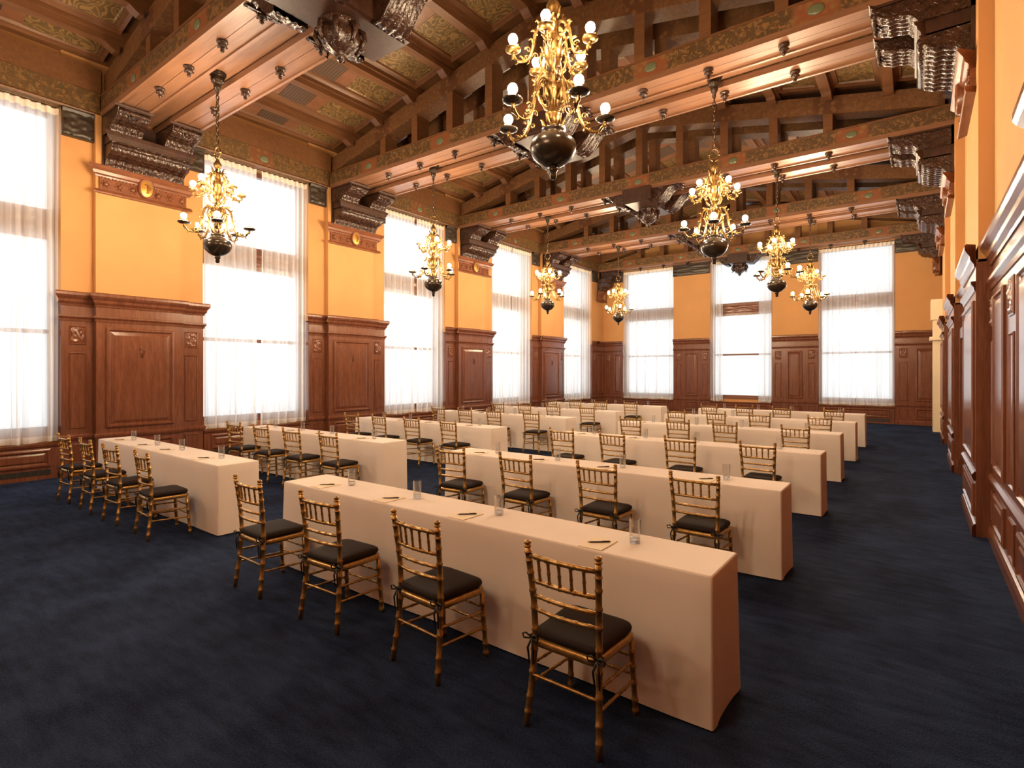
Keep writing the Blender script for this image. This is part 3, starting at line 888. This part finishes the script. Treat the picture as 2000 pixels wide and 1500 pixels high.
# ------------------------------------------------------------------ chandeliers
def smooth_path(pts, n=4):
    out = []
    for i in range(len(pts) - 1):
        p0, p1, p2, p3 = pts[max(i - 1, 0)], pts[i], pts[i + 1], pts[min(i + 2, len(pts) - 1)]
        for q in range(n):
            t = q / n
            out.append(tuple(.5 * (2 * p1[k] + (p2[k] - p0[k]) * t + (2 * p0[k] - 5 * p1[k] + 4 * p2[k] - p3[k]) * t * t + (3 * p1[k] - p0[k] - 3 * p2[k] + p3[k]) * t ** 3) for k in range(len(p1))))
    return out + [tuple(pts[-1])]
def build_chandelier():
    T = thing('chandelier', 'chandelier', 'chandelier')
    H = ZS + .09 - 3.44
    mb = MB().lathe([(.001, 0), (.02, .005), (.032, .03), (.028, .06), (.04, .075), (.045, .09), (.03, .10), (.05, .115)], 16)
    obj('finial', mb, 'bronze_dark', T)
    mb = MB().lathe([(.05, .112), (.075, .12), (.12, .145), (.17, .19), (.195, .24), (.202, .28), (.19, .325), (.155, .365), (.11, .39), (.085, .40), (.085, .415), (.10, .425), (.10, .44), (.07, .455)], 28)
    obj('globe', mb, 'bronze_dark', T)
    mb = MB().lathe([(.07, .45), (.055, .47), (.05, .54), (.065, .56), (.065, .58), (.045, .60), (.04, .66), (.06, .70), (.085, .76), (.09, .80), (.075, .85), (.05, .88), (.04, .93), (.035, .98), (.055, 1.0), (.075, 1.05),
                     (.085, 1.11), (.075, 1.16), (.09, 1.19), (.07, 1.22), (.05, 1.27), (.045, 1.32), (.06, 1.35), (.065, 1.38), (.04, 1.40), (.03, 1.44), (.05, 1.48), (.058, 1.52), (.035, 1.56), (.02, 1.60)], 18)
    st = obj('stem', mb, 'brass_gilt', T)
    mb = MB()
    for q in range(5):       # openwork scrolls around the stem
        a = q * 2 * pi / 5 + .3
        for path in (((.05, .62), (.11, .66), (.14, .74), (.12, .83), (.08, .87), (.09, .80)), ((.05, .92), (.10, .95), (.12, 1.02), (.10, 1.08), (.07, 1.05)),
                     ((.045, 1.25), (.10, 1.27), (.12, 1.33), (.09, 1.38), (.06, 1.36))):
            mb.tube([(r * cos(a), r * sin(a), z) for r, z in smooth_path(path, 3)], .012, 5)
            re, ze = path[2]
            mb.ball((re * cos(a), re * sin(a), ze), .022, 6, 4)
        for (rr_, zz) in ((.085, .50), (.10, .72), (.09, 1.14), (.075, 1.42)):
            a2 = a + pi / 5
            mb.tube([(r * cos(a2), r * sin(a2), z) for r, z in ((rr_ - .03, zz - .05), (rr_, zz - .01), (rr_ + .01, zz + .03), (rr_ + .028, zz + .04))], [.014, .017, .012, .004], 5)
    obj('openwork_scrolls', mb, 'brass_gilt', st)['kind'] = 'stuff'
    mb = MB()
    for s in (-1, 1):        # lyre-shaped loop at the head
        mb.tube([(s * r, 0, z) for r, z in smooth_path(((.0, 1.60), (.05, 1.63), (.075, 1.70), (.05, 1.77), (.0, 1.80)), 3)], .010, 6)
        mb.ball((s * .075, 0, 1.70), .02, 6, 4)
    obj('hanging_loop', mb, 'brass_gilt', T)
    mb = MB(); z = 1.79; i = 0
    while z < H - .30:
        pts = []
        for q in range(10):
            a = 2 * pi * q / 10; u, w = .022 * cos(a), .042 * sin(a)
            pts.append((u, 0, z + .034 + w) if i % 2 == 0 else (0, u, z + .034 + w))
        mb.tube(pts, .0085, 5, close=True); z += .066; i += 1
    obj('chain', mb, 'iron_chain', T)
    mb = MB().lathe([(.012, H - .32), (.02, H - .30), (.03, H - .27), (.05, H - .24), (.06, H - .20), (.05, H - .18), (.085, H - .15), (.10, H - .10), (.085, H - .08), (.11, H - .05), (.125, H - .02), (.125, H)], 20)
    obj('ceiling_canopy', mb, 'bronze_dark', T)
    up = smooth_path(((.045, 1.36), (.10, 1.35), (.15, 1.28), (.17, 1.17), (.20, 1.06), (.26, 1.02), (.32, 1.03), (.35, 1.09)), 3)
    lo = smooth_path(((.06, .84), (.12, .86), (.19, .78), (.215, .64), (.26, .49), (.33, .43), (.41, .44), (.46, .52)), 3)
    for path, n, off in ((lo, 5, math.radians(22)), (up, 5, math.radians(-14))):
        rr = [.017 - .006 * i / len(path) for i in range(len(path))]
        mb = MB().tube([(r, 0, z) for r, z in path], rr, 6)
        r0, z0 = path[len(path) // 2]
        for (dr, dz, sc) in ((.03, .03, 1), (-.035, -.02, 1), (.05, -.05, .8)):   # leaf scrolls along the arm
            mb.tube([(r0 + dr * sc + .03 * sc * cos(t) * (1 - t / 9), 0, z0 + dz * sc + .03 * sc * sin(t) * (1 - t / 9)) for t in [i * .7 for i in range(11)]], .007, 5)
        for fr_, sgn in ((.2, 1), (.32, -1), (.45, 1), (.62, -1), (.75, 1), (.88, -1)):     # leaves and pierced bosses on the arm
            ri, zi = path[int(fr_ * (len(path) - 1))]
            mb.tube([(ri, 0, zi), (ri + .012, .018 * sgn, zi + .022), (ri + .03, .03 * sgn, zi + .03), (ri + .042, .026 * sgn, zi + .018)], [.010, .013, .010, .003], 5)
            mb.tube([(ri, 0, zi), (ri - .01, 0, zi + sgn * .025), (ri + .008, 0, zi + sgn * .042)], [.010, .011, .003], 5)
        r1, z1 = path[-1]
        mb.lathe([(.006, -.05), (.014, -.03), (.01, -.01), (.02, .0)], 8, (r1, 0, z1))
        arm_me = mb.mesh('arm')
        big = n == 5 and path is lo
        R = .088 if big else .07
        cup = MB().lathe([(.012, 0), (R * .6, .004), (R * .92, .018), (R, .03), (R * .97, .034), (R * .6, .014), (.02, .012)], 18, (r1, 0, z1)).mesh('drip_pan')
        so = MB().lathe([(.03, .012), (.034, .03), (.022, .04), (.02, .06), (.026, .068), (.02, .075)], 10, (r1, 0, z1))
        for q in range(5):
            a = 2 * pi * q / 5
            so.tube([(r1 + r * cos(a), r * sin(a), z1 + z) for r, z in ((.026, .02), (.042, .035), (.046, .055), (.056, .062))], [.008, .010, .008, .003], 5)
        so = so.mesh('lamp_holder')
        bu = MB().lathe([(.014, .070), (.024, .080), (.037, .098), (.042, .118), (.037, .139), (.024, .155), (.008, .162)], 10, (r1, 0, z1)).mesh('bulb')
        arm_me.materials.append(MAT['brass_gilt']); cup.materials.append(MAT['bronze_dark' if big else 'brass_gilt']); so.materials.append(MAT['brass_gilt']); bu.materials.append(MAT['bulb_glow'])
        for q in range(n):
            a = obj('arm', arm_me, 'brass_gilt', T, rz=q * 2 * pi / n + off - pi / 2 + CAM_A)
            obj('drip_pan', cup, 'brass_gilt', a); obj('lamp_holder', so, 'brass_gilt', a); obj('bulb', bu, 'bulb_glow', a)
    return T
proto = build_chandelier()
CH = [(-2.55, 0, 'large gilt two-tier chandelier in the foreground, close to the viewer'), (-2.55, 1, 'second largest-looking gilt chandelier, right of centre, on a long chain'),
      (-2.55, 2, 'gilt two-tier chandelier just right of the uncovered far window, third in its row'), (-2.55, 3, 'small-looking gilt chandelier farthest in the right row, beside the right far window'),
      (-8.65, 0, 'gilt two-tier chandelier hanging at far left beside the first pier'), (-8.65, 1, 'gilt two-tier chandelier second in the left row, before the third left window'),
      (-8.65, 2, 'gilt two-tier chandelier third in the left row, before the fourth pier'), (-8.65, 3, 'small-looking gilt chandelier farthest in the left row, in the far left corner'),
      (-2.55, -1, 'unseen gilt chandelier added beside the camera to brighten the foreground, right row'), (-8.65, -1, 'unseen gilt chandelier added beside the camera to brighten the foreground, left row')]  # last two are unseen, added to lift the dark foreground
for i, (x, k, lab) in enumerate(CH):
    o = proto if i == 0 else copy_tree(proto)
    o.location = (x, TR_Y[k] + .67, 3.44); o.rotation_euler = (0, 0, (0, .5, .9, .25, .1, .6, .35, .8, .3, .7)[i] if i else 0)
    o['label'] = lab; o['group'] = 'gilt chandeliers in two rows'
# ------------------------------------------------------------------ tables, chairs, place settings
TL, TW, TH = 3.88, .456, .762
def cloth_mesh(seed):
    rnd = random.Random(seed)
    mb = MB()
    # rounded-rectangle outline, centred; corners get soft pleats
    rad = .014
    out = []
    hx, hy = TL / 2, TW / 2
    def side(x0, y0, x1, y1, n, nx, ny):
        for i in range(n):
            t = i / n
            out.append((x0 + (x1 - x0) * t, y0 + (y1 - y0) * t, nx, ny, t))
    def arc(cx, cy_, a0):
        for i in range(4):
            a = a0 + (pi / 2) * i / 4
            out.append((cx + rad * cos(a), cy_ + rad * sin(a), cos(a), sin(a), 0))
    side(-hx + rad, -hy, hx - rad, -hy, 40, 0, -1); arc(hx - rad, -hy + rad, -pi / 2)
    side(hx, -hy + rad, hx, hy - rad, 12, 1, 0); arc(hx - rad, hy - rad, 0)
    side(hx - rad, hy, -hx + rad, hy, 40, 0, 1); arc(-hx + rad, hy - rad, pi / 2)
    side(-hx, hy - rad, -hx, -hy + rad, 12, -1, 0); arc(-hx + rad, -hy + rad, pi)
    n = len(out)
    rows = [(TH, -.010), (TH - .003, -.003), (TH - .012, 0), (TH - .10, .001), (TH - .25, .003), (TH - .45, .005), (TH - .62, .007), (.012, .009)]
    p1, p2 = rnd.uniform(0, 6), rnd.uniform(0, 6)
    vs = []
    for (z, off) in rows:
        k = (TH - z) / TH
        for (x, y, nx, ny, t) in out:
            oy = off + .010 * k * (sin(2.1 * x + p1) + .6 * sin(5.3 * x + p2))
            ox = off + .006 * k * sin(9 * y + p1)
            # soft pleat close to each corner of the short ends
            if abs(nx) > .9:
                dc = min(abs(y + hy), abs(y - hy))
                ox += k * .006 * math.exp(-((dc - .06) / .025) ** 2)
            vs.append((x + x / hx * ox, y + y / hy * oy, z))
    fs = [(j * n + i, j * n + (i + 1) % n, (j + 1) * n + (i + 1) % n, (j + 1) * n + i) for j in range(len(rows) - 1) for i in range(n)]
    mb.add(vs, fs, True)
    mb.add(vs[:n], [tuple(range(n))])
    return mb

def bamboo(path, r, rings, seg=8):
    """tube with raised bamboo rings at the given fractions"""
    def at(t):
        k = t * (len(path) - 1); i = min(int(k), len(path) - 2); f = k - i
        return tuple(path[i][q] + (path[i + 1][q] - path[i][q]) * f for q in range(3))
    ts = [(i / (len(path) - 1), 1.0) for i in range(len(path))]
    ln = sum(sqrt(sum((path[i + 1][q] - path[i][q]) ** 2 for q in range(3))) for i in range(len(path) - 1))
    e = .006 / ln
    for t in rings:
        ts += [(t - 1.6 * e, .98), (t - .7 * e, 1.22), (t + .7 * e, 1.22), (t + 1.6 * e, .98)]
    ts = sorted(ts)
    return [at(t) for t, _ in ts], [r * m for _, m in ts], seg

def build_chair():
    T = thing('chiavari_chair', 'gold chair', 'chair')
    # rear posts: leg and back upright in one
    for s in (-1, 1):
        path = [(s * .205, -.205, .004), (s * .190, -.178, .22), (s * .180, -.160, .44), (s * .184, -.168, .62), (s * .194, -.190, .80), (s * .199, -.203, .895)]
        mb = MB(); p, r, g = bamboo(path, .0165, (.06, .13, .24, .34, .44, .56, .66, .76, .86, .95)); mb.tube(p, r, g)
        mb.lathe([(.015, .893), (.020, .898), (.020, .903), (.012, .907), (.017, .912), (.019, .920), (.014, .928), (.004, .931)], 10, (s * .199, -.203, 0))
        obj('back_post', mb, 'gold_paint', T)
        path = [(s * .195, .205, .004), (s * .188, .190, .22), (s * .182, .178, .41)]
        mb = MB(); p, r, g = bamboo(path, .0155, (.05, .18, .38, .6, .8)); mb.tube(p, r, g)
        obj('front_leg', mb, 'gold_paint', T)
    def bow(z, w, y, d, n=8): return [(-w + 2 * w * i / n, y - d * sin(pi * i / n), z + .006 * sin(pi * i / n)) for i in range(n + 1)]
    for nm, z, w, y, r in (('top_rail', .855, .192, -.197, .0125), ('spindle_rail', .728, .188, -.181, .0115), ('back_slat', .650, .184, -.172, .0105), ('back_slat', .580, .182, -.167, .0105)):
        mb = MB(); p, rr, g = bamboo(bow(z, w, y, .032), r, (.12, .3, .5, .7, .88), 7); mb.tube(p, rr, g)
        obj(nm, mb, 'gold_paint', T)
    for i in range(5):
        u = (i + 1) / 6
        a = (-.192 + .384 * u, -.197 - .032 * sin(pi * u), .858); b_ = (-.188 + .376 * u, -.181 - .032 * sin(pi * u), .730)
        mb = MB(); p, rr, g = bamboo([b_, a], .0080, (.12, .5, .88), 6); mb.tube(p, rr, g)
        obj('spindle', mb, 'gold_paint', T)
    # seat frame and cushion: rounded trapezoid outline
    def outline(k):
        pts = []
        c = [(-.195 - k, .195 + k), (.195 + k, .195 + k), (.178 + k, -.178 - k), (-.178 - k, -.178 - k)]
        rad = [.07, .07, .045, .045]
        for i in range(4):
            p = c[i]; a = c[i - 1]; b_ = c[(i + 1) % 4]
            def un(q): 
                l = sqrt((q[0] - p[0]) ** 2 + (q[1] - p[1]) ** 2); return ((q[0] - p[0]) / l, (q[1] - p[1]) / l)
            ua, ub = un(a), un(b_)
            s0 = (p[0] + ua[0] * rad[i], p[1] + ua[1] * rad[i]); s1 = (p[0] + ub[0] * rad[i], p[1] + ub[1] * rad[i])
            for q in range(7):
                t = q / 6
                pts.append(((1 - t) ** 2 * s0[0] + 2 * t * (1 - t) * p[0] + t * t * s1[0], (1 - t) ** 2 * s0[1] + 2 * t * (1 - t) * p[1] + t * t * s1[1]))
        return pts
    def stack(mb, rows):
        o0 = outline(rows[0][0]); n = len(o0); vs = []
        for k, z in rows: vs += [(x, y, z) for x, y in outline(k)]
        fs = [(j * n + i, j * n + (i + 1) % n, (j + 1) * n + (i + 1) % n, (j + 1) * n + i) for j in range(len(rows) - 1) for i in range(n)]
        fs += [tuple(range(n))[::-1], tuple((len(rows) - 1) * n + i for i in range(n))]
        return mb.add(vs, fs, True)
    obj('seat_frame', stack(MB(), [(-.004, .398), (.006, .402), (.010, .415), (.010, .430), (.003, .440)]), 'gold_paint', T)
    cu = obj('seat_cushion', stack(MB(), [(-.020, .441), (-.004, .446), (.004, .456), (.005, .466), (.001, .478), (-.012, .487), (-.045, .492), (-.10, .495)]), 'cushion_fabric', T)
    st = []
    for s in (-1, 1):
        st.append([(s * .195, -.184, .205), (s * .190, .195, .185)]); st.append([(s * .188, -.172, .305), (s * .186, .186, .285)])
    st.append([(-.190, -.184, .255), (.190, -.184, .255)])
    st.append([(-.190, .193, .215), (.190, .193, .215)]); st.append([(-.187, .187, .310), (.187, .187, .310)])
    for a, b_ in st:
        mb = MB(); p, r, g = bamboo([a, b_], .0085, (.1, .3, .5, .7, .9), 6); mb.tube(p, r, g)
        obj('stretcher', mb, 'gold_paint', T)
    for s in (-1, 1):       # black ribbon bows holding the cushion to the posts
        mb = MB(); x, y, z = s * .185, -.178, .440
        mb.tube([(x + .021 * cos(t), y + .012 + .021 * sin(t), z) for t in [i * 2 * pi / 10 for i in range(10)]], .006, 5, close=True)
        for q in (-1, 1):
            mb.tube([(x, y - .010, z), (x + q * .025, y - .022, z + .022), (x + q * .048, y - .022, z + .012), (x + q * .040, y - .020, z - .008), (x, y - .012, z - .002)], [.005, .005, .005, .005, .004], 5)
            mb.tube([(x, y - .012, z), (x + q * .016, y - .022, z - .05), (x + q * .012 + .006, y - .020, z - .125)], [.006, .006, .004], 5)
        obj('cushion_tie', mb, 'ribbon_black', cu)
    return T

chair0 = build_chair()
ROWN = ['nearest', 'second', 'third', 'fourth', 'fifth', 'farthest']
POSN = ['leftmost', 'second from left', 'third from left', 'rightmost']
TY = {'R': (2.742, 5.05, 7.56, 10.13, 12.62, 15.17), 'L': (2.80, 5.09, 7.56, 10.17, 12.55, 15.20)}
TX = {'R': (-.815, -.93, -.955, -1.005, -1.00, -1.015), 'L': (-6.03, -6.08, -6.09, -6.13, -6.11, -5.97)}
TR_ = {'R': (-.007, .004, -.012, 0, 0, 0), 'L': (-.014, .004, -.004, 0, 0, .002)}
CX = {'R': ((-4.31, -3.36, -2.37, -1.37), (-4.28, -3.35, -2.41, -1.50), (-4.33, -3.48, -2.52, -1.56), (-4.40, -3.48, -2.65, -1.57), (-4.40, -3.52, -2.66, -1.56), (-4.45, -3.57, -2.70, -1.58)),
      'L': ((-9.33, -8.43, -7.58, -6.63), (-9.32, -8.45, -7.58, -6.65), (-9.42, -8.55, -7.62, -6.67), (-9.50, -8.62, -7.74, -6.71), (-9.50, -8.58, -7.66, -6.66), (-9.42, -8.54, -7.66, -6.70))}
CR = {'R': ((-2, 3, -5, -1), (4, -1, -1, -1), (0, -7, 1, -3), (5, 3, -3, -3), (-3, -4, 4, 2), (0, 1, -1, -4)),
      'L': ((3, -1, 3, -4), (4, 3, 4, 1), (4, -2, 0, -5), (3, 3, 0, 2), (3, 3, 3, 2), (2, 2, 2, 2))}
GLASS_ME = [MB().lathe([(.030, .012), (.0315, .03), (.034, .138), (.0345, .140), (.033, .140), (.0305, .032), (.001, .0305)], 20).mesh('tumbler_wall'),
            MB().lathe([(.001, 0), (.030, 0), (.0305, .003), (.0305, .026), (.028, .0295), (.001, .0295)], 20).mesh('tumbler_base')]
GLASS_ME[0].materials.append(MAT['tumbler_glass']); GLASS_ME[1].materials.append(MAT['tumbler_base'])
PAD_ME = MB().box(-.075, .075, -.105, .105, 0, .004).mesh('notepad'); PAD_ME.materials.append(MAT['notepad_paper'])
PEN_ME = [MB().lathe([(.0008, -.070), (.0030, -.058), (.0042, -.050), (.0044, .0), (.0044, .052), (.0036, .066), (.0030, .068)], 10, axis='x').mesh('pen_barrel'),
          MB().box(.020, .062, -.0012, .0012, .0040, .0062).mesh('pen_clip')]
for q in PEN_ME: q.materials.append(MAT['pen_black'])
first = True
for side in ('R', 'L'):
    blk = 'right' if side == 'R' else 'left'
    for r in range(6):
        ty, tx, tr = TY[side][r], TX[side][r], TR_[side][r]
        row = '%s row of %s block' % (ROWN[r], blk)
        cx_, cy_ = tx - TL / 2 * cos(tr) - TW / 2 * sin(tr), ty - TL / 2 * sin(tr) + TW / 2 * cos(tr)
        T = thing('conference_table', 'long narrow table under a floor-length cream cloth, %s' % row, 'table', (cx_, cy_, 0), tr, 'cloth-covered tables')
        obj('tablecloth', cloth_mesh(r * 2 + (side == 'L')), 'linen_cloth', T)
        obj('tabletop', MB().box(-TL / 2 + .02, TL / 2 - .02, -TW / 2 + .02, TW / 2 - .02, TH - .03, TH - .006), 'dark_wood', T)
        for lx in (-1, 1):
            for ly in (-1, 1):
                obj('leg', MB().tube([(lx * (TL / 2 - .15), ly * .15, 0.01), (lx * (TL / 2 - .15), ly * .15, TH - .03)], .016, 6), 'metal_dark', T)
        for i in range(4):
            X = CX[side][r][i]; rot = math.radians(CR[side][r][i] * .8)
            o = chair0 if first else copy_tree(chair0)
            first = False
            o.location = (X, ty - .305, 0); o.rotation_euler = (0, 0, rot)
            o['label'] = 'gold chair with dark cushion, %s, %s' % (POSN[i], row)
            o['group'] = 'gold chairs along the tables'
            rnd = random.Random(r * 8 + i + (100 if side == 'L' else 0))
            gx = (tx - TL) + (.63, 1.50, 2.30, 3.36)[i] + rnd.uniform(-.02, .02)
            gy = ty + .27 + rnd.uniform(-.01, .01) + (gx - tx) * tr
            px, py = gx - .16 + rnd.uniform(-.015, .015), ty + .122 + (gx - tx) * tr
            G = thing('drinking_glass', 'clear straight tumbler, %s, on table in %s' % (POSN[i], row), 'glass', (gx, gy, TH + .001), 0, 'water tumblers on the tables')
            obj('tumbler_wall', GLASS_ME[0], 'tumbler_glass', G); obj('tumbler_base', GLASS_ME[1], 'tumbler_base', G)
            pd = obj('notepad', PAD_ME, 'notepad_paper', None, (px, py, TH + .0005), rnd.uniform(-.04, .04))
            tag(pd, 'small cream notepad, %s, on table in %s' % (POSN[i], row), 'notepad', 'notepads on the tables')
            pn = thing('pen', 'dark pen on notepad, %s, %s' % (POSN[i], row), 'pen', (px + .0, py + .012, TH + .0092), rnd.uniform(.55, .8), 'pens on the notepads')
            obj('pen_barrel', PEN_ME[0], 'pen_black', pn); obj('pen_clip', PEN_ME[1], 'pen_black', pn)
